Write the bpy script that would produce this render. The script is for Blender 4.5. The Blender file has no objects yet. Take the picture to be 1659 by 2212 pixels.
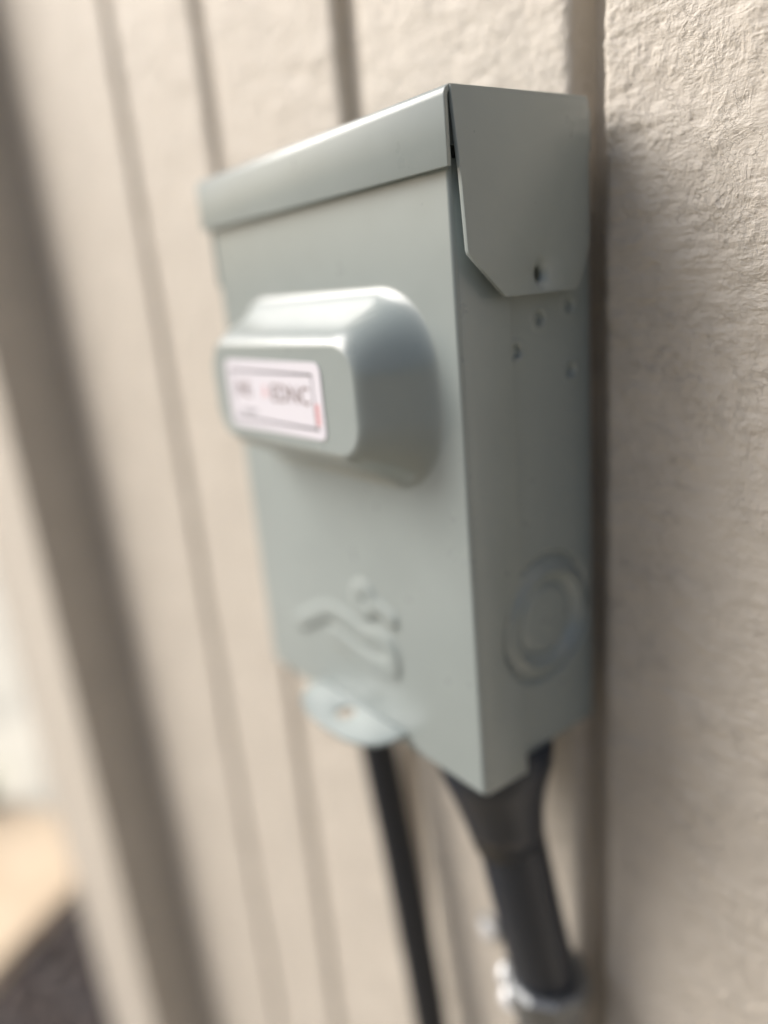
import bpy, bmesh, math, random
import numpy as np
from mathutils import Vector, Matrix
scene = bpy.context.scene
C = scene.collection
random.seed(4)

# ------------------------------------------------------------------ camera
cam = bpy.data.cameras.new('camera')
cam_ob = bpy.data.objects.new('camera', cam); C.objects.link(cam_ob)
right = Vector((0.612987135, 0.785142374, -0.088307553))
down = Vector((0.176626201, -0.245115334, -0.953268933))
fwd = Vector((-0.770097368, 0.568744165, -0.288929257))
m = Matrix(((right.x, -down.x, -fwd.x, 0.19385583), (right.y, -down.y, -fwd.y, -0.17753769),
            (right.z, -down.z, -fwd.z, 0.14363132), (0, 0, 0, 1)))
cam_ob.matrix_world = m
cam.sensor_fit = 'HORIZONTAL'; cam.sensor_width = 36.0
cam.lens = 36.0 * 1602.67 / 1659.0
cam.clip_start = 0.004; cam.clip_end = 500
cam.dof.use_dof = True
cam.dof.focus_distance = 0.166
cam.dof.aperture_fstop = cam.lens / 9.6
cam.dof.aperture_blades = 0
scene.camera = cam_ob

# ------------------------------------------------------------------ light
sun_travel = Vector((1.35, 1.0, -1.35)).normalized()
to_sun = -sun_travel
elev = math.asin(to_sun.z)
azim = math.atan2(to_sun.x, to_sun.y)          # from +Y towards +X
world = bpy.data.worlds.new('World'); scene.world = world
world.use_nodes = True
nt = world.node_tree; bg = nt.nodes['Background']
sky = nt.nodes.new('ShaderNodeTexSky'); sky.sky_type = 'NISHITA'; sky.sun_disc = False
sky.sun_elevation = elev; sky.sun_rotation = azim
sky.air_density = 1.0; sky.dust_density = 6.0; sky.ozone_density = 0.8; sky.air_density = 0.9
nt.links.new(sky.outputs[0], bg.inputs[0]); bg.inputs[1].default_value = 0.055
sun = bpy.data.lights.new('sun', 'SUN'); sun.energy = 1.5; sun.angle = math.radians(46); sun.color = (1.0, 0.99, 0.965)
sun_ob = bpy.data.objects.new('sun', sun); C.objects.link(sun_ob)
sun_ob.rotation_euler = sun_travel.to_track_quat('-Z', 'Y').to_euler()
sun_ob.location = to_sun * 5
scene.view_settings.view_transform = 'Standard'
scene.view_settings.look = 'None'
scene.view_settings.gamma = 1.0
scene.view_settings.exposure = 1.25
scene.cycles.sample_clamp_indirect = 4.0

# ------------------------------------------------------------------ helpers
def empty(name, loc, label, cat, group=None):
    o = bpy.data.objects.new(name, None); C.objects.link(o)
    o.empty_display_size = 0.02
    o.location = loc; o['label'] = label; o['category'] = cat
    if group: o['group'] = group
    return o

def link(name, mesh, mat, parent=None, smooth=False, label=None):
    """mesh given in world coordinates; a parent is always an unrotated thing whose location is subtracted"""
    o = bpy.data.objects.new(name, mesh); C.objects.link(o)
    if mat: mesh.materials.clear(); mesh.materials.append(mat)
    if smooth:
        for p in mesh.polygons: p.use_smooth = True
    if parent:
        o.parent = parent
        w = Vector(parent.location); q = parent.parent
        while q: w += Vector(q.location); q = q.parent
        o.location = -w
    if label: o['label'] = label
    return o

def from_bm(bm, name):
    me = bpy.data.meshes.new(name); bmesh.ops.recalc_face_normals(bm, faces=bm.faces)
    bm.to_mesh(me); bm.free(); return me

def box_bm(bm, x0, x1, y0, y1, z0, z1):
    v = [bm.verts.new((x, y, z)) for x in (x0, x1) for y in (y0, y1) for z in (z0, z1)]
    for f in ((0,1,3,2), (4,6,7,5), (0,4,5,1), (2,3,7,6), (0,2,6,4), (1,5,7,3)):
        bm.faces.new([v[i] for i in f])

def box(name, b, mat, parent=None, bev=0.0, seg=3, label=None):
    bm = bmesh.new(); box_bm(bm, *b)
    if bev: bmesh.ops.bevel(bm, geom=bm.edges[:], offset=bev, segments=seg, profile=0.5, affect='EDGES')
    return link(name, from_bm(bm, name), mat, parent, smooth=False, label=label)

def auto_smooth(o, ang=35):
    me = o.data
    for p in me.polygons: p.use_smooth = True
    bm = bmesh.new(); bm.from_mesh(me)
    for e in bm.edges:
        if len(e.link_faces) == 2 and e.calc_face_angle(0) > math.radians(ang): e.smooth = False
    bm.to_mesh(me); bm.free()
    return o

def plate(name, outer, holes, to3, thick_vec, mat, parent=None, bev=0.0003, seg=2, label=None):
    """sheet cut to a 2D outline with holes, given a real thickness and eased edges"""
    bm = bmesh.new(); edges = []
    for loop in [outer] + holes:
        vs = [bm.verts.new(to3(*p)) for p in loop]
        for i in range(len(vs)): edges.append(bm.edges.new((vs[i], vs[(i + 1) % len(vs)])))
    bmesh.ops.triangle_fill(bm, edges=edges, use_beauty=True, use_dissolve=False)
    bm.normal_update()
    ext = bmesh.ops.extrude_face_region(bm, geom=bm.faces[:])
    tv = Vector(thick_vec)
    bmesh.ops.translate(bm, verts=[g for g in ext['geom'] if isinstance(g, bmesh.types.BMVert)], vec=tv)
    bmesh.ops.recalc_face_normals(bm, faces=bm.faces)
    if bev:
        n = tv.normalized()
        es = [e for e in bm.edges if len(e.link_faces) == 2 and e.calc_face_angle(0) > 1.2]
        bmesh.ops.bevel(bm, geom=es, offset=bev, segments=seg, profile=0.5, affect='EDGES', clamp_overlap=True)
    o = link(name, from_bm(bm, name), mat, parent, label=label)
    return auto_smooth(o, 40)

def tube_mesh(name, pts, radii, n=32, cap=True):
    pts = [Vector(p) for p in pts]
    vs, fs = [], []
    up = Vector((0, 1, 0.02)).normalized()
    for i, p in enumerate(pts):
        a = pts[max(i - 1, 0)]; b = pts[min(i + 1, len(pts) - 1)]
        t = (b - a)
        t = t.normalized() if t.length > 1e-9 else Vector((0, 0, -1))
        u = t.cross(up).normalized(); w = t.cross(u)
        for k in range(n):
            an = 2 * math.pi * k / n
            vs.append(p + radii[i] * (math.cos(an) * u + math.sin(an) * w))
    for i in range(len(pts) - 1):
        for k in range(n):
            fs.append((i*n + k, i*n + (k+1) % n, (i+1)*n + (k+1) % n, (i+1)*n + k))
    if cap:
        fs.append(tuple(range(n))); fs.append(tuple(range((len(pts)-1)*n, len(pts)*n)))
    me = bpy.data.meshes.new(name); me.from_pydata([tuple(v) for v in vs], [], fs)
    bm = bmesh.new(); bm.from_mesh(me); bmesh.ops.recalc_face_normals(bm, faces=bm.faces); bm.to_mesh(me); bm.free()
    return me

def smooth_path(ctrl, n=12):
    c = [Vector(p) for p in ctrl]; c = [2*c[0]-c[1]] + c + [2*c[-1]-c[-2]]; out = []
    for i in range(1, len(c) - 2):
        for k in range(n):
            t = k / n; p0, p1, p2, p3 = c[i-1:i+3]
            out.append(0.5*((2*p1) + (-p0+p2)*t + (2*p0-5*p1+4*p2-p3)*t*t + (-p0+3*p1-3*p2+p3)*t**3))
    out.append(c[-2]); return out

def rrect(x0, x1, y0, y1, r, n=8):
    out = []
    for cx, cy, a0 in ((x1-r, y1-r, 0), (x0+r, y1-r, 90), (x0+r, y0+r, 180), (x1-r, y0+r, 270)):
        for k in range(n + 1):
            a = math.radians(a0 + 90*k/n); out.append((cx + r*math.cos(a), cy + r*math.sin(a)))
    return out

def circ(cx, cy, r, n=28, ry=None):
    return [(cx + r*math.cos(2*math.pi*k/n), cy + (ry or r)*math.sin(2*math.pi*k/n)) for k in range(n)]

# ------------------------------------------------------------------ materials
def mat(name, col, rough=0.5, metal=0.0, spec=0.5):
    m = bpy.data.materials.new(name); m.use_nodes = True
    b = m.node_tree.nodes['Principled BSDF']
    b.inputs['Base Color'].default_value = (*col, 1); b.inputs['Roughness'].default_value = rough
    b.inputs['Metallic'].default_value = metal; b.inputs['Specular IOR Level'].default_value = spec
    return m, m.node_tree, b

def nd(nt, t, **kw):
    n = nt.nodes.new(t)
    for k, v in kw.items():
        if hasattr(n, k): setattr(n, k, v)
        else: n.inputs[k].default_value = v
    return n

def noise(nt, vec, scale, detail=4, rough=0.55, ntype='FBM', dist=0.0):
    n = nt.nodes.new('ShaderNodeTexNoise'); n.noise_type = ntype
    n.inputs['Scale'].default_value = scale; n.inputs['Detail'].default_value = detail
    n.inputs['Roughness'].default_value = rough; n.inputs['Distortion'].default_value = dist
    nt.links.new(vec, n.inputs['Vector']); return n.outputs[0]

def mapping(nt, scale=(1,1,1), rot=(0,0,0)):
    tc = nt.nodes.new('ShaderNodeTexCoord'); mp = nt.nodes.new('ShaderNodeMapping')
    mp.inputs['Scale'].default_value = scale; mp.inputs['Rotation'].default_value = rot
    nt.links.new(tc.outputs['Object'], mp.inputs['Vector']); return mp.outputs[0]

def rng(nt, val, a, b, c=0.0, d=1.0):
    n = nt.nodes.new('ShaderNodeMapRange'); n.inputs[1].default_value = a; n.inputs[2].default_value = b
    n.inputs[3].default_value = c; n.inputs[4].default_value = d; nt.links.new(val, n.inputs[0]); return n.outputs[0]

def math_(nt, op, a, b=None):
    n = nt.nodes.new('ShaderNodeMath'); n.operation = op
    for i, v in enumerate((a, b)):
        if v is None: continue
        if isinstance(v, (int, float)): n.inputs[i].default_value = v
        else: nt.links.new(v, n.inputs[i])
    return n.outputs[0]

def bump(nt, b, h, dist, strength=1.0):
    n = nt.nodes.new('ShaderNodeBump'); n.inputs['Distance'].default_value = dist; n.inputs['Strength'].default_value = strength
    nt.links.new(h, n.inputs['Height']); nt.links.new(n.outputs[0], b.inputs['Normal'])

def mixcol(nt, fac, a, b, out):
    n = nt.nodes.new('ShaderNodeMix'); n.data_type = 'RGBA'
    n.inputs[6].default_value = (*a, 1); n.inputs[7].default_value = (*b, 1)
    nt.links.new(fac, n.inputs[0]); nt.links.new(n.outputs[2], out)

# grey-green powder coat, slight orange peel
def paint(name, col, rough):
    m, nt, b = mat(name, col, rough)
    v = mapping(nt)
    f = rng(nt, noise(nt, v, 35, 4), 0.35, 0.7)
    mixcol(nt, f, [c*0.97 for c in col], [min(1, c*1.03) for c in col], b.inputs['Base Color'])
    rr = rng(nt, noise(nt, v, 120, 3), 0.3, 0.7, rough*0.85, rough*1.15); nt.links.new(rr, b.inputs['Roughness'])
    b.inputs['Coat Weight'].default_value = 0.45; b.inputs['Coat Roughness'].default_value = 0.12
    return m
M_box = paint('grey_green_paint', (0.272, 0.316, 0.316), 0.32)

# painted textured wood siding: real displacement
def siding():
    col = (0.555, 0.512, 0.452)
    m, nt, b = mat('beige_siding_paint', col, 0.55, 0, 0.4)
    va = mapping(nt, (1.0, 1.0, 0.42), (0, math.radians(14), 0))
    vb = mapping(nt, (0.6, 1.0, 1.0), (0, math.radians(-30), 0))
    vc = mapping(nt, (1.0, 1.0, 1.0))
    r1 = noise(nt, va, 270, 4, 0.62, 'FBM', 0.7)
    r2 = noise(nt, vb, 240, 4, 0.62, 'FBM', 0.6)
    ridge = lambda v, w: math_(nt, 'SUBTRACT', 1.0, rng(nt, math_(nt, 'ABSOLUTE', math_(nt, 'SUBTRACT', v, 0.5)), 0.0, w))
    crack = noise(nt, vc, 110, 6, 0.66, 'FBM', 0.5)
    crack = rng(nt, math_(nt, 'ABSOLUTE', math_(nt, 'SUBTRACT', crack, 0.46)), 0.0, 0.016)
    cmask = rng(nt, noise(nt, vc, 38, 2), 0.45, 0.6)
    crack = math_(nt, 'MAXIMUM', crack, cmask)
    msk = rng(nt, noise(nt, vc, 55, 2), 0.42, 0.58)
    amp = rng(nt, noise(nt, vc, 70, 2), 0.35, 0.65, 0.35, 1.1)
    big = noise(nt, vc, 95, 3)
    a = math_(nt, 'MULTIPLY', ridge(r1, 0.16), msk)
    bb = math_(nt, 'MULTIPLY', ridge(r2, 0.16), math_(nt, 'SUBTRACT', 1.0, msk))
    h = math_(nt, 'MULTIPLY', math_(nt, 'ADD', math_(nt, 'MULTIPLY', math_(nt, 'ADD', a, bb), 0.42), math_(nt, 'MULTIPLY', noise(nt, vc, 330, 4), 1.3)), amp)
    h = math_(nt, 'ADD', h, math_(nt, 'MULTIPLY', crack, 0.20))
    h = math_(nt, 'ADD', h, math_(nt, 'MULTIPLY', big, 1.7))
    h = math_(nt, 'ADD', h, math_(nt, 'MULTIPLY', noise(nt, vc, 1300, 3), 0.25))
    vr = mapping(nt, (0.28, 1.0, 1.0), (0, math.radians(8), 0))
    h = math_(nt, 'ADD', h, math_(nt, 'MULTIPLY', math_(nt, 'MULTIPLY', noise(nt, vr, 210, 4, 0.6), rng(nt, noise(nt, vc, 18, 1), 0.4, 0.6, 0.5, 1.2)), 1.9))
    d = nt.nodes.new('ShaderNodeDisplacement'); d.inputs['Midlevel'].default_value = 2.7
    d.inputs['Scale'].default_value = 0.00064
    nt.links.new(h, d.inputs['Height']); nt.links.new(d.outputs[0], nt.nodes['Material Output'].inputs['Displacement'])
    m.displacement_method = 'BOTH'
    mixcol(nt, rng(nt, noise(nt, vc, 25, 4), 0.3, 0.7), [c*0.95 for c in col], [c*1.04 for c in col], b.inputs['Base Color'])
    return m
M_wall = siding()

def rubber(name, col, rough):
    m, nt, b = mat(name, col, rough)
    bump(nt, b, noise(nt, mapping(nt), 500, 3), 0.0001, 0.4)
    return m
M_black = rubber('black_rubber', (0.012, 0.016, 0.024), 0.45)
M_conduit = rubber('dark_grey_conduit_plastic', (0.015, 0.023, 0.038), 0.33)
def metal(name, col, rough):
    m, nt, b = mat(name, col, rough, 0.9)
    bump(nt, b, noise(nt, mapping(nt), 700, 3), 0.0001, 0.3)
    mixcol(nt, noise(nt, mapping(nt), 200, 3), [c*0.8 for c in col], col, b.inputs['Base Color'])
    return m
M_zinc = metal('zinc_plated_steel', (0.26, 0.275, 0.29), 0.5)
M_bright = metal('bright_zinc_screw', (0.85, 0.87, 0.90), 0.35); M_bright.node_tree.nodes['Principled BSDF'].inputs['Metallic'].default_value = 0.3
M_white, nt_, b_ = mat('white_label_vinyl', (0.69, 0.68, 0.75), 0.4)
bump(nt_, b_, noise(nt_, mapping(nt_), 300, 2), 0.00005, 0.3)
def flat(name, col, rough=0.5):
    m, nt, b = mat(name, col, rough)
    mixcol(nt, noise(nt, mapping(nt), 800, 2), [c*0.9 for c in col], col, b.inputs['Base Color']); return m
M_ink = flat('dark_print_ink', (0.15, 0.09, 0.09))
M_ink2 = flat('grey_print_ink', (0.07, 0.07, 0.09))
M_red = flat('pale_red_print_ink', (0.75, 0.42, 0.45))

# ------------------------------------------------------------------ ground
GZ = -1.0
def ground_mat(name='dry_soil', ca=(0.22, 0.185, 0.13), cb=(0.33, 0.28, 0.20)):
    m, nt, b = mat(name, ca, 0.85)
    v = mapping(nt)
    mixcol(nt, rng(nt, noise(nt, v, 3, 6), 0.3, 0.7), ca, cb, b.inputs['Base Color'])
    bump(nt, b, noise(nt, v, 60, 6), 0.004, 0.6)
    return m
bm = bmesh.new()
N = 60
for i in range(N + 1):
    for j in range(N + 1):
        s = lambda t: math.copysign(abs(t)**2.6, t)
        x = 120*s(i/N*2-1); y = 120*s(j/N*2-1)
        bm.verts.new((x, y, GZ + 0.012*math.sin(x*0.9)*math.cos(y*0.7)*min(1, (abs(x)+abs(y))/6)))
bm.verts.ensure_lookup_table()
for i in range(N):
    for j in range(N):
        a = i*(N+1)+j; bm.faces.new([bm.verts[k] for k in (a, a+1, a+N+2, a+N+1)])
g = link('ground', from_bm(bm, 'ground'), ground_mat(), smooth=True); g['kind'] = 'structure'
pb = bmesh.new(); box_bm(pb, -9.0, -1.50, -3.0, 4.0, GZ-0.1, GZ+0.03)
pt = link('patio', from_bm(pb, 'patio'), ground_mat('pale_concrete', (0.42, 0.41, 0.36), (0.78, 0.74, 0.63))); pt['kind'] = 'structure'

# dark wood-chip mulch against the house: many small chips in one object
def mulch():
    rs = random.Random(9); V, F = [], []
    for k in range(7000):
        x = rs.uniform(-1.44, -0.60); y = rs.uniform(-0.62, 0.75)
        if x < -1.20 + 0.03*math.sin(y*23): pass
        z = GZ + 0.012 + rs.uniform(0, 0.02)
        L, w, t = rs.uniform(.008, .026), rs.uniform(.004, .010), rs.uniform(.002, .005)
        R = Matrix.Rotation(rs.uniform(0, 6.28), 3, 'Z') @ Matrix.Rotation(rs.uniform(-.5, .5), 3, 'X') @ Matrix.Rotation(rs.uniform(-.5, .5), 3, 'Y')
        b0 = len(V)
        for sx in (-1, 1):
            for sy in (-1, 1):
                for sz in (-1, 1):
                    V.append(tuple(Vector((x, y, z)) + R @ Vector((sx*L*rs.uniform(.8, 1), sy*w*rs.uniform(.6, 1), sz*t))))
        for f in ((0,1,3,2), (4,6,7,5), (0,4,5,1), (2,3,7,6), (0,2,6,4), (1,5,7,3)): F.append(tuple(b0+i for i in f))
    me = bpy.data.meshes.new('mulch'); me.from_pydata(V, [], F)
    m, nt, b = mat('dark_bark', (0.04, 0.035, 0.035), 0.8)
    mixcol(nt, rng(nt, noise(nt, mapping(nt), 40, 3), .35, .65), (0.05, 0.047, 0.052), (0.13, 0.10, 0.085), b.inputs['Base Color'])
    o = link('mulch', me, m); o['kind'] = 'stuff'; o['label'] = 'dark bark mulch strewn along the foot of the house wall'; o['category'] = 'mulch'
    bed = bmesh.new(); box_bm(bed, -1.46, -0.58, -0.64, 0.77, GZ-0.05, GZ+0.012)
    mm, nt, b = mat('dark_soil', (0.03, 0.026, 0.024), 0.9); bump(nt, b, noise(nt, mapping(nt), 90, 4), .006, 1)
    s = link('mulch_bed', from_bm(bed, 'mulch_bed'), mm); s['kind'] = 'structure'
mulch()

# ------------------------------------------------------------------ house wall of grooved siding
ZB, ZT = GZ - 0.02, 1.6
wall = empty('house_wall', (0, 0, GZ), 'beige painted wall of grooved textured wood siding behind the metal box', 'wall')
def grid_plank(x0, x1, z0, z1, y, dx, dz, edge=0.0022, back=0.006):
    """plank with a front grid face at depth y, rounded edges running back into the grooves"""
    xs = []
    nx = max(2, int((x1-x0-2*edge)/dx))
    pro = [(0.0, back), (0.0, back*0.55), (0.0, edge), (edge*0.3, edge*0.3), (edge, 0.0)]
    cols = [(x0 + a, y + b) for a, b in pro] + [(x0+edge+(x1-x0-2*edge)*i/nx, y) for i in range(1, nx)] + [(x1 - a, y + b) for a, b in reversed(pro)]
    nz = max(1, int((z1-z0)/dz))
    co = np.array([(cx, cy, z0+(z1-z0)*j/nz) for j in range(nz+1) for cx, cy in cols])
    n = len(cols); F = []
    for j in range(nz):
        a = np.arange(n-1) + j*n
        F.append(np.stack([a, a+1, a+1+n, a+n], 1))
    F = np.concatenate(F)
    me = bpy.data.meshes.new('plank')
    me.vertices.add(len(co)); me.vertices.foreach_set('co', co.ravel())
    me.loops.add(F.size); me.loops.foreach_set('vertex_index', F.ravel())
    me.polygons.add(len(F)); me.polygons.foreach_set('loop_start', np.arange(0, F.size, 4)); me.polygons.foreach_set('loop_total', np.full(len(F), 4))
    me.update(); me.validate()
    return me
GL, GR = 0.0530, 0.0635
cuts = [-0.258, -0.152, -0.0445, 0.05825, 0.160, 0.262, 0.364]     # groove centres
planks = []; x0 = -0.500
for k, gcx in enumerate(cuts):
    hw = 0.0066 if k != 3 else 0.00525
    planks.append((x0, gcx-hw)); x0 = gcx+hw
planks.append((x0, 0.466))
for (x0, x1) in planks:
    bk = 0.0045 if x1 < -0.10 else (0.0070 if x1 < 0 else 0.0125)
    near = abs(x0 - GR) < 1e-4
    if near:
        me = grid_plank(x0, x1, -0.34, 0.34, 0.0, 0.00042, 0.00042, back=bk)
        link('plank', me, M_wall, wall, True)
        me = grid_plank(x0, x1, ZB, -0.34, 0.0, 0.004, 0.006, back=bk); link('plank', me, M_wall, wall, True)
        me = grid_plank(x0, x1, 0.34, ZT, 0.0, 0.004, 0.006, back=bk); link('plank', me, M_wall, wall, True)
    else:
        me = grid_plank(x0, x1, ZB, ZT, 0.0, 0.0020, 0.0025 if x0 > -0.2 and x0 < 0.2 else 0.006, back=bk)
        link('plank', me, M_wall, wall, True)
box('groove_backing', (-0.505, -0.10, 0.0040, 0.02, ZB, ZT), M_wall, wall)
box('groove_backing', (-0.0995, 0.0, 0.0065, 0.02, ZB, ZT), M_wall, wall)
box('groove_backing', (0.0005, 0.49, 0.0115, 0.02, ZB, ZT), M_wall, wall)
# the wall steps forward at its left end
TX = -0.468; TD = -0.056
def corner_board(name, b):
    o = box(name, b, M_wall, wall, 0.0015)
    for v in o.data.vertices: v.co.x -= 0.035*(v.co.z+0.30)      # the old corner is out of plumb
corner_board('corner_side_board', (TX-0.02, TX, TD, 0.012, ZB, ZT))
corner_board('corner_front_board', (TX-0.28, TX-0.0215, TD+0.001, TD+0.02, ZB, ZT))
corner_board('corner_end_board', (TX-0.3005, TX-0.2815, TD, 0.3, ZB, ZT))

# ------------------------------------------------------------------ the metal box
HW = 0.061; D = 0.0527; H = 0.184
bx = empty('electrical_box', (0, -0.026, 0), 'grey green metal electrical box with raised bulge, hood and white sticker on the wall', 'electrical box')

def heightgrid(name, us, vs, hfun, to3, material, parent, label=None):
    """pressed sheet: a fine grid in (u, v) pushed out by hfun"""
    U, V_ = np.meshgrid(us, vs); Hh = hfun(U, V_)
    co = to3(U.ravel(), V_.ravel(), Hh.ravel())
    nu, nv = len(us), len(vs)
    F = np.concatenate([np.stack([np.arange(nu-1)+j*nu, np.arange(nu-1)+j*nu+1, np.arange(nu-1)+(j+1)*nu+1, np.arange(nu-1)+(j+1)*nu], 1) for j in range(nv-1)])
    me = bpy.data.meshes.new(name)
    me.vertices.add(len(co)); me.vertices.foreach_set('co', co.ravel())
    me.loops.add(F.size); me.loops.foreach_set('vertex_index', F.ravel())
    me.polygons.add(len(F)); me.polygons.foreach_set('loop_start', np.arange(0, F.size, 4)); me.polygons.foreach_set('loop_total', np.full(len(F), 4))
    me.update(); me.validate()
    return link(name, me, material, parent, True, label)

def sd_rr(x, z, x0, x1, z0, z1, r):
    qx = np.abs(x-(x0+x1)/2)-(x1-x0)/2+r; qz = np.abs(z-(z0+z1)/2)-(z1-z0)/2+r
    return np.hypot(np.maximum(qx, 0), np.maximum(qz, 0)) + np.minimum(np.maximum(qx, qz), 0) - r
def smin01(t):          # straight wall with rounded foot and shoulder
    t = np.clip(t, 0, 1); k = 0.48
    lin = (t-k/2)/(1-k)
    a = t*t/(2*k*(1-k)); b = 1-(1-t)**2/(2*k*(1-k))
    return 0.2*np.where(t < k, a, np.where(t > 1-k, b, lin)) + 0.8*t*t*(3-2*t)
def seg_d(x, z, p, q):
    px, pz = p; dx, dz = q[0]-px, q[1]-pz
    t = np.clip(((x-px)*dx+(z-pz)*dz)/(dx*dx+dz*dz), 0, 1)
    return np.hypot(x-px-t*dx, z-pz-t*dz)
def poly_d(x, z, pts):
    d = np.full(np.shape(x), 9.0)
    for a, b in zip(pts, pts[1:]): d = np.minimum(d, seg_d(x, z, a, b))
    return d
ring = circ(0.0100, 0.0476, 0.0040, 16); ring.append(ring[0])
curve_s = [(p.x, p.z) for p in smooth_path([(-0.0335,0,0.0262), (-0.0246,0,0.0312), (-0.0128,0,0.0370), (-0.0016,0,0.0366), (0.0073,0,0.0347), (0.0150,0,0.0358)], 5)]
curve_b = [(p.x, p.z) for p in smooth_path([(0.0150,0,0.0358), (0.0208,0,0.0348), (0.0227,0,0.0306), (0.0205,0,0.0262), (0.0098,0,0.0252), (-0.0005,0,0.0266), (-0.0100,0,0.0286)], 5)]
BH = 0.0176
def front_h(x, z):
    d = -sd_rr(x, z, -0.0525, 0.0542, 0.0882, 0.1442, 0.0225)
    h = BH*smin01(d/0.0142)
    lg = np.minimum(np.minimum(poly_d(x, z, ring)-0.0022, poly_d(x, z, [(0.0148, 0.0478), (0.0240, 0.0448)])-0.0021),
                    np.minimum(poly_d(x, z, curve_s)-0.0026, poly_d(x, z, curve_b)-0.0028))
    t = np.clip(1 - (lg+0.0010)/0.0030, 0, 1)
    h = h + 0.0010*t*t*(3-2*t)
    return h
r = 0.0011                                  # bend radius of the folded edges
xs = np.concatenate([np.linspace(-HW+r, HW-r, 300)])
zs = np.concatenate([np.linspace(r, 0.172, 420)])
door = heightgrid('door', xs, zs, front_h, lambda u, v, h: np.stack([u, -D-h, v], 1), M_box, bx)
# folded returns of the door: bend strips + sides with the cut-out around the knockout
def door_side(s):
    bm = bmesh.new(); prev = None
    for k in range(7):
        a = math.pi/2*k/6
        x = s*(HW-r+r*math.sin(a)); y = -D+r-r*math.cos(a)
        cur = (bm.verts.new((x, y, r)), bm.verts.new((x, y, 0.172)))
        if prev: bm.faces.new((prev[0], cur[0], cur[1], prev[1]))
        prev = cur
    return bm
KY, KZ, KR = -0.0218, 0.0455, 0.0212
for s in (-1, 1):
    o = link('door_fold', from_bm(door_side(s), 'door_fold'), M_box, bx, True)
    ys = -0.0352
    dz = math.sqrt(KR**2-(ys-KY)**2)
    a0 = math.atan2(dz, ys-KY)
    arc = [(KY+KR*math.cos(a), KZ+KR*math.sin(a)) for a in np.linspace(a0, 2*math.pi-a0, 26)]
    out = [(-D+r, 0.0), (-D+r, 0.170), (ys, 0.170), (ys, 0.12)] + arc + [(ys, 0.012), (ys, 0.0)]
    plate('door_return', out, [], lambda y, z, s=s: (s*(HW+0.0009*(y+D)/0.0175), y, z), (-s*0.0012, 0, 0), M_box, bx, 0.00035, 2)
# bottom fold of the door
bm = bmesh.new(); prev = None
for k in range(7):
    a = math.pi/2*k/6; z = r-r*math.sin(a); y = -D+r-r*math.cos(a)
    cur = (bm.verts.new((-HW+r, y, z)), bm.verts.new((HW-r, y, z)))
    if prev: bm.faces.new((prev[0], cur[0], cur[1], prev[1]))
    prev = cur
link('door_fold', from_bm(bm, 'door_fold'), M_box, bx, True)
plate('door_return', [(-HW+r, -D+r), (HW-r, -D+r), (HW-r, -0.0352), (-HW+r, -0.0352)], [], lambda x, y: (x, y, 0.0), (0, 0, 0.0012), M_box, bx, 0)

# back enclosure: side sheets pressed with knockout rings and mounting dimples
dimples = [(-0.0216, 0.1322), (-0.0094, 0.1347), (-0.0308, 0.1245), (-0.0092, 0.1170)]
def side_h(y, z):
    h = np.zeros_like(y)
    for cy, cz in dimples:
        d = np.hypot(y-cy, z-cz); t = np.clip(1-d/0.0027, 0, 1); h -= 0.0013*t*t*(3-2*t) + 0.0040*np.clip((0.0016-d)/0.0006, 0, 1)
        h += 0.00022*np.exp(-((d-0.0027)/0.0008)**2)
    d = np.hypot(y-KY, z-KZ)
    h += 0.0014*np.exp(-((d-0.0150)/0.0012)**2)
    h -= 0.0012*np.exp(-((d-0.0112)/0.0013)**2)
    h -= 0.0014*np.exp(-((d-0.0193)/0.0010)**2)
    return h
for s in (-1, 1):
    heightgrid('side_panel', np.linspace(-0.046, -0.0008, 190), np.linspace(0.0042, 0.178, 700), side_h,
               lambda u, v, h, s=s: np.stack([s*(HW-0.0017+h), u, v], 1), M_box, bx)
box('bottom_panel', (-HW+0.0018, HW-0.0018, -0.046, -0.0008, 0.0035, 0.0050), M_box, bx)
box('back_panel', (-HW+0.0018, HW-0.0018, -0.0020, -0.0007, 0.0052, 0.178), M_box, bx)
# interior filler: dark inside shows through nothing, so a plain liner closes the enclosure
box('inner_liner', (-HW+0.003, HW-0.003, -D+0.004, -0.0022, 0.0055, 0.176), M_box, bx)

box('upper_liner', (-0.0612, 0.0618, -0.0536, -0.003, 0.1725, 0.1825), M_box, bx)
# rain hood: front apron + top, bent from one sheet
HX = 0.0635
def hood():
    pr = []                                       # profile (y, z) of the outside
    R_ = 0.0026; yF = -0.0553; zT = H + 0.0003
    pr.append((yF, 0.1678))
    for k in range(9):
        a = math.pi/2*k/8; pr.append((yF+R_-R_*math.cos(a), zT-R_+R_*math.sin(a)))
    pr.append((-0.0062, zT+0.0006))
    th = 0.0013
    inn = [(yF+th, 0.1678)] + [(yF+R_-(R_-th)*math.cos(math.pi/2*k/8), zT-R_+(R_-th)*math.sin(math.pi/2*k/8)) for k in range(9)] + [(-0.0062, zT+0.0006-th)]
    loop = pr + inn[::-1]
    bm = bmesh.new()
    a = [bm.verts.new((-HX, y, z)) for y, z in loop]; b = [bm.verts.new((HX, y, z)) for y, z in loop]
    n = len(loop)
    for i in range(n): bm.faces.new((a[i], a[(i+1) % n], b[(i+1) % n], b[i]))
    m_ = len(pr)
    for vs in (a, b):
        for i in range(m_-1): bm.faces.new((vs[i], vs[i+1], vs[n-2-i], vs[n-1-i]))
    bmesh.ops.recalc_face_normals(bm, faces=bm.faces)
    es = [e for e in bm.edges if len(e.link_faces) == 2 and e.calc_face_angle(0) > 1.2]
    bmesh.ops.bevel(bm, geom=es, offset=0.0003, segments=2, profile=.5, affect='EDGES')
    return auto_smooth(link('hood', from_bm(bm, 'hood'), M_box, bx), 30)
hd = hood()
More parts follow.
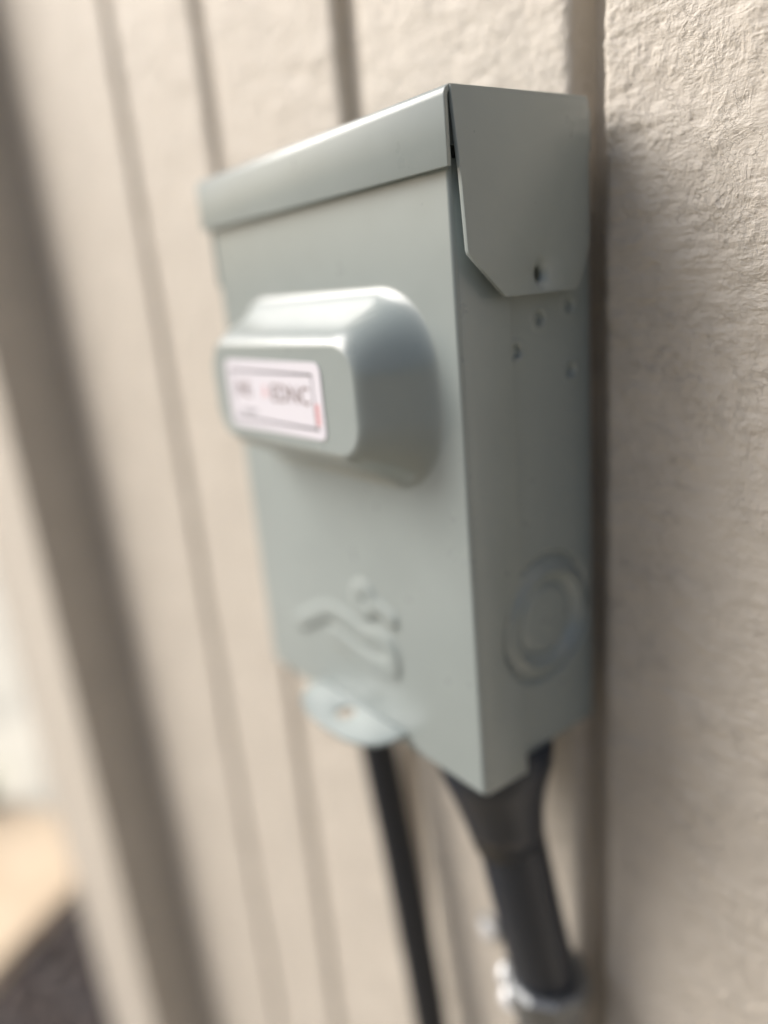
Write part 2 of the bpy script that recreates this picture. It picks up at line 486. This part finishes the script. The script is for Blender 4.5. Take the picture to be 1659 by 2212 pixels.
# side flaps of the hood with clipped corners, a round rear corner and one dimpled hole
def flap(s):
    y0, y1 = -0.0535, -0.0064; z1, z0 = H-0.0002, 0.1388
    out = [(y0, z1), (y0+0.0010, 0.1660), (y0+0.0009, 0.1500)]
    out += [(-0.0523, 0.1490), (-0.0410, z0+0.0002), (-0.0404, z0)]
    out += [(-0.0135, z0), (-0.0122, z0+0.0003), (-0.0113, z0+0.0011), (-0.0073, z0+0.0085), (-0.0066, z0+0.0102), (y1, z0+0.0120), (y1, z1-0.003), (y1, z1)]
    # subdivide the outline so the dimple can be pressed in
    hy, hz = -0.0267, 0.1434
    hole = circ(hy, hz, 0.0015, 26, 0.0021)
    rings = [circ(hy, hz, 0.0015+0.00055*k, 26, 0.0021+0.0005*k) for k in range(1, 6)]
    def to3(y, z):
        # the flap stands a little off the box towards its lower front corner
        off = 0.0024*max(0, (0.180-z)/0.040)*max(0, (-y-0.004)/0.045)
        return (s*(HX+(0.0004+off if s > 0 else -0.0004)), y, z)
    o = plate('side_flap', out, [rings[-1]], to3, (-s*0.0011, 0, 0), M_box, hd, 0.00028, 2)
    # dimple: funnel of rings down to the hole
    bm = bmesh.new(); prev = None
    allr = rings[::-1] + [hole, circ(hy, hz, 0.0014, 26, 0.0020)]
    for i, rg in enumerate(allr):
        dd = [0, 0.00012, 0.00035, 0.00068, 0.00105, 0.0014, 0.0024][i]
        cur = []
        for y, z in rg:
            p = to3(y, z); cur.append(bm.verts.new((p[0]-s*dd, p[1], p[2])))
        if prev:
            for j in range(26): bm.faces.new((prev[j], prev[(j+1) % 26], cur[(j+1) % 26], cur[j]))
        prev = cur
    link('screw_hole', from_bm(bm, 'screw_hole'), M_box, hd, True)
for s in (-1, 1): flap(s)

# padlock tab standing out from the foot of the door
tab_out = [(-0.0245, -0.0530), (-0.0240, -0.0585), (-0.0215, -0.0630), (-0.0170, -0.0662), (-0.0105, -0.0682), (0.0010, -0.0690),
           (0.0125, -0.0682), (0.0190, -0.0662), (0.0235, -0.0630), (0.0260, -0.0585), (0.0265, -0.0530)]
plate('lock_tab', tab_out, [circ(0.0010, -0.0592, 0.0034, 24)], lambda x, y: (x, y, 0.0045+(y+0.053)*0.10), (0, 0, 0.0014), M_box, bx, 0.0004, 2)

# sticker on the bulge
YS = -D-BH
st = plate('sticker', rrect(-0.0292, 0.0262, 0.1050, 0.1262, 0.0028, 6), [], lambda x, z: (x, YS-0.00006, z), (0, -0.00022, 0), M_white, bx, 0)
YI = YS-0.00030
def bar(name, x0, x1, z0, z1, mt):
    return box(name, (x0, x1, YI-0.00004, YI, z0, z1), mt, st)
bar('frame_line', -0.0265, 0.0220, 0.1225, 0.1232, M_ink2)
bar('frame_line', -0.0265, 0.0232, 0.1076, 0.1083, M_ink2)
bar('frame_line', 0.0216, 0.0220, 0.1083, 0.1225, M_ink2)
bar('frame_line', -0.0265, -0.0261, 0.1083, 0.1225, M_ink2)
bar('small_print_line', -0.0210, -0.0110, 0.1105, 0.1109, M_ink2)
bar('small_print_line', -0.0205, -0.0135, 0.1096, 0.1099, M_ink2)
bar('red_stripe', 0.0222, 0.0242, 0.1090, 0.1150, M_red)
def text(s, x, z, size, mt, sx=1.0):
    cu = bpy.data.curves.new('lettering', 'FONT'); cu.body = s; cu.size = size; cu.extrude = 0.00003
    tmp = bpy.data.objects.new('tmp', cu); C.objects.link(tmp)
    bpy.context.view_layer.update()
    me = bpy.data.meshes.new_from_object(tmp.evaluated_get(bpy.context.evaluated_depsgraph_get()))
    bpy.data.objects.remove(tmp)
    me.transform(Matrix.Translation((x, YI-0.00002, z)) @ Matrix.Rotation(math.pi/2, 4, 'X') @ Matrix.Diagonal((sx, 1, 1, 1)))
    return link('lettering', me, mt, st)
text('INS', -0.0232, 0.1150, 0.0068, M_ink, 0.95)
text('A', -0.0068, 0.1152, 0.0058, M_red, 1.0)
text('EDNC', -0.0015, 0.1145, 0.0072, M_ink, 1.10)

# ------------------------------------------------------------------ cable, conduit and fittings
cb = empty('black_cable', (-0.046, -0.015, 0.0), 'thin black cable hanging down the wall from the lower left of the box', 'cable')
path = smooth_path([(-0.0500, -0.0160, 0.004), (-0.0465, -0.0155, -0.050), (-0.0400, -0.0150, -0.095), (-0.0335, -0.0150, -0.140), (-0.0262, -0.0150, -0.200),
                    (-0.0170, -0.0155, -0.300), (-0.0100, -0.0160, -0.48), (-0.0080, -0.0160, -0.75), (-0.008, -0.0160, GZ)], 10)
link('cable_sheath', tube_mesh('cable_sheath', path, [0.0080]*len(path)), M_black, cb, True)
gl = [(-0.0500, -0.016, 0.0035), (-0.0500, -0.016, -0.006), (-0.0498, -0.016, -0.007), (-0.0490, -0.016, -0.016)]
auto_smooth(link('cable_gland', tube_mesh('cable_gland', gl, [0.0098, 0.0098, 0.0090, 0.0084], 8), M_black, cb), 20)

cd = empty('conduit', (0.045, -0.030, 0.0), 'thick dark grey plastic conduit running down from the bottom of the box', 'conduit')
cp = smooth_path([(0.0434, -0.0305, -0.010), (0.0456, -0.0272, -0.038), (0.0478, -0.0235, -0.066), (0.0497, -0.0203, -0.088), (0.0510, -0.0182, -0.104)], 10)
link('pipe', tube_mesh('pipe', cp, [0.0116]*len(cp), 48), M_conduit, cd, True)
hub = [(0.0430, -0.0305, 0.0034), (0.0430, -0.0305, -0.0030), (0.0430, -0.0305, -0.0070), (0.0432, -0.0303, -0.0110), (0.0436, -0.0299, -0.0180), (0.0443, -0.0290, -0.0280), (0.0451, -0.0278, -0.0380), (0.0451, -0.0278, -0.0382)]
link('hub', tube_mesh('hub', hub, [0.0190, 0.0190, 0.0188, 0.0175, 0.0154, 0.0134, 0.0122, 0.0110], 48), M_conduit, cd, True)

# metal fitting below: gland nut, body and lower pipe, held by a strap with two screws
ft = empty('conduit_fitting', (0.0515, -0.018, -0.135), 'shiny zinc conduit coupling with two screws at the bottom of the dark conduit', 'fitting')
nut = [(0.0512, -0.0180, -0.0990), (0.0512, -0.0180, -0.1005), (0.0513, -0.0180, -0.1075), (0.0513, -0.0180, -0.1090)]
auto_smooth(link('gland_nut', tube_mesh('gland_nut', nut, [0.0140, 0.0156, 0.0156, 0.0140], 10), M_zinc, ft), 20)
body = [(0.0513, -0.0180, -0.1090), (0.0514, -0.0180, -0.150), (0.0515, -0.0180, -0.152), (0.0518, -0.0180, -0.190)]
auto_smooth(link('sleeve', tube_mesh('sleeve', body, [0.0118, 0.0118, 0.0102, 0.0102], 40), M_zinc, ft), 30)
def screw_mesh(c, ax, r_, name='screw_head'):
    ax = Vector(ax).normalized(); c = Vector(c)
    pts = [c, c+ax*0.0006, c+ax*0.0014, c+ax*0.0020, c+ax*0.0023]
    bm = bmesh.new(); u = ax.orthogonal().normalized(); w = ax.cross(u); prev = None
    for p, rr in zip(pts, (r_, r_, r_*0.86, r_*0.55, r_*0.12)):
        cur = [bm.verts.new(p+rr*(math.cos(k*math.pi/10)*u+math.sin(k*math.pi/10)*w)) for k in range(20)]
        if prev:
            for j in range(20): bm.faces.new((prev[j], prev[(j+1) % 20], cur[(j+1) % 20], cur[j]))
        prev = cur
    bm.faces.new(prev)
    return from_bm(bm, name)
plate('ear', rrect(0.0300, 0.0460, -0.1300, -0.1090, 0.003, 5), [], lambda x, z: (x, -0.0195, z), (0, 0.0018, 0), M_zinc, ft, 0.0004)
link('screw_head', screw_mesh((0.0345, -0.0200, -0.1140), (0.35, -0.6, 0.7), 0.0046), M_bright, ft, True)
link('screw_head', screw_mesh((0.0355, -0.0200, -0.1245), (0.35, -0.6, 0.7), 0.0048), M_bright, ft, True)
lp = empty('lower_conduit', (0.052, -0.018, -0.5), 'light grey metal conduit below the zinc coupling', 'conduit')
low = smooth_path([(0.0517, -0.0180, -0.188), (0.0525, -0.0180, -0.5), (0.0525, -0.0180, GZ)], 12)
link('lower_pipe', tube_mesh('lower_pipe', low, [0.0092]*len(low), 32), M_zinc, lp, True)

ws = empty('wall_screw', (0.0040, 0, -0.128), 'shiny screw head in the siding left of the dark conduit', 'screw')
link('screw_head', screw_mesh((0.0040, -0.0012, -0.1280), (0, -1, 0.3), 0.0050), M_bright, ws, True)
link('washer', screw_mesh((0.0040, -0.0002, -0.1280), (0, -1, 0), 0.0062, 'washer'), M_zinc, ws, True)

# ------------------------------------------------------------------ blurred garden at the left
def block(name, c, size, rotz, mt, label, cat):
    bm = bmesh.new(); box_bm(bm, -size[0]/2, size[0]/2, -size[1]/2, size[1]/2, 0, size[2])
    bmesh.ops.bevel(bm, geom=bm.edges[:], offset=0.012, segments=2, affect='EDGES')
    bmesh.ops.subdivide_edges(bm, edges=bm.edges[:], cuts=2, use_grid_fill=True)
    rs = random.Random(len(name))
    for v in bm.verts: v.co += Vector((rs.uniform(-1, 1), rs.uniform(-1, 1), rs.uniform(-1, 1)))*0.003
    bmesh.ops.transform(bm, matrix=Matrix.Rotation(rotz, 4, 'Z'), verts=bm.verts)
    me = from_bm(bm, name); o = link(name, me, mt); o.location = c
    o['label'] = label; o['category'] = cat
    return o
m, nt, b = mat('peach_sandstone', (0.78, 0.56, 0.36), 0.8)
mixcol(nt, rng(nt, noise(nt, mapping(nt), 9, 5), .3, .7), (0.58, 0.45, 0.31), (0.70, 0.57, 0.41), b.inputs['Base Color'])
bump(nt, b, noise(nt, mapping(nt), 60, 5), .003, .7)
block('stepping_stone', (-1.40, -0.16, GZ+0.012), (0.52, 0.42, 0.04), 0.55, m, 'peach coloured sandstone slab on the ground beside the house corner', 'stepping stone')

# small green tuft behind the slab
def tuft():
    rs = random.Random(3); V, F = [], []
    for k in range(160):
        a = rs.uniform(0, 6.28); rr = rs.uniform(0, .05); L = rs.uniform(.07, .16); w = rs.uniform(.003, .006)
        bx_, by_ = rr*math.cos(a), rr*math.sin(a); lean = rs.uniform(.1, .7)
        dx, dy = math.cos(a)*lean, math.sin(a)*lean; px, py = -math.sin(a)*w, math.cos(a)*w
        b0 = len(V)
        for t in (0, .35, .7, 1):
            x = bx_+dx*L*t*t; y = by_+dy*L*t*t; z = L*t*(1-.3*lean*t); s = 1-t*.95
            V += [(x+px*s, y+py*s, z), (x-px*s, y-py*s, z)]
        for i in range(3): F.append((b0+2*i, b0+2*i+1, b0+2*i+3, b0+2*i+2))
    me = bpy.data.meshes.new('blades'); me.from_pydata(V, [], F)
    m, nt, b = mat('grass_blade_green', (0.10, 0.16, 0.04), 0.6)
    mixcol(nt, noise(nt, mapping(nt), 30, 2), (0.07, 0.12, 0.03), (0.14, 0.19, 0.06), b.inputs['Base Color'])
    o = link('grass_tuft', me, m); o.location = (-1.66, -0.115, GZ+0.03)
    o['label'] = 'small green grass tuft on the pale ground behind the peach slab'; o['category'] = 'grass tuft'
tuft()
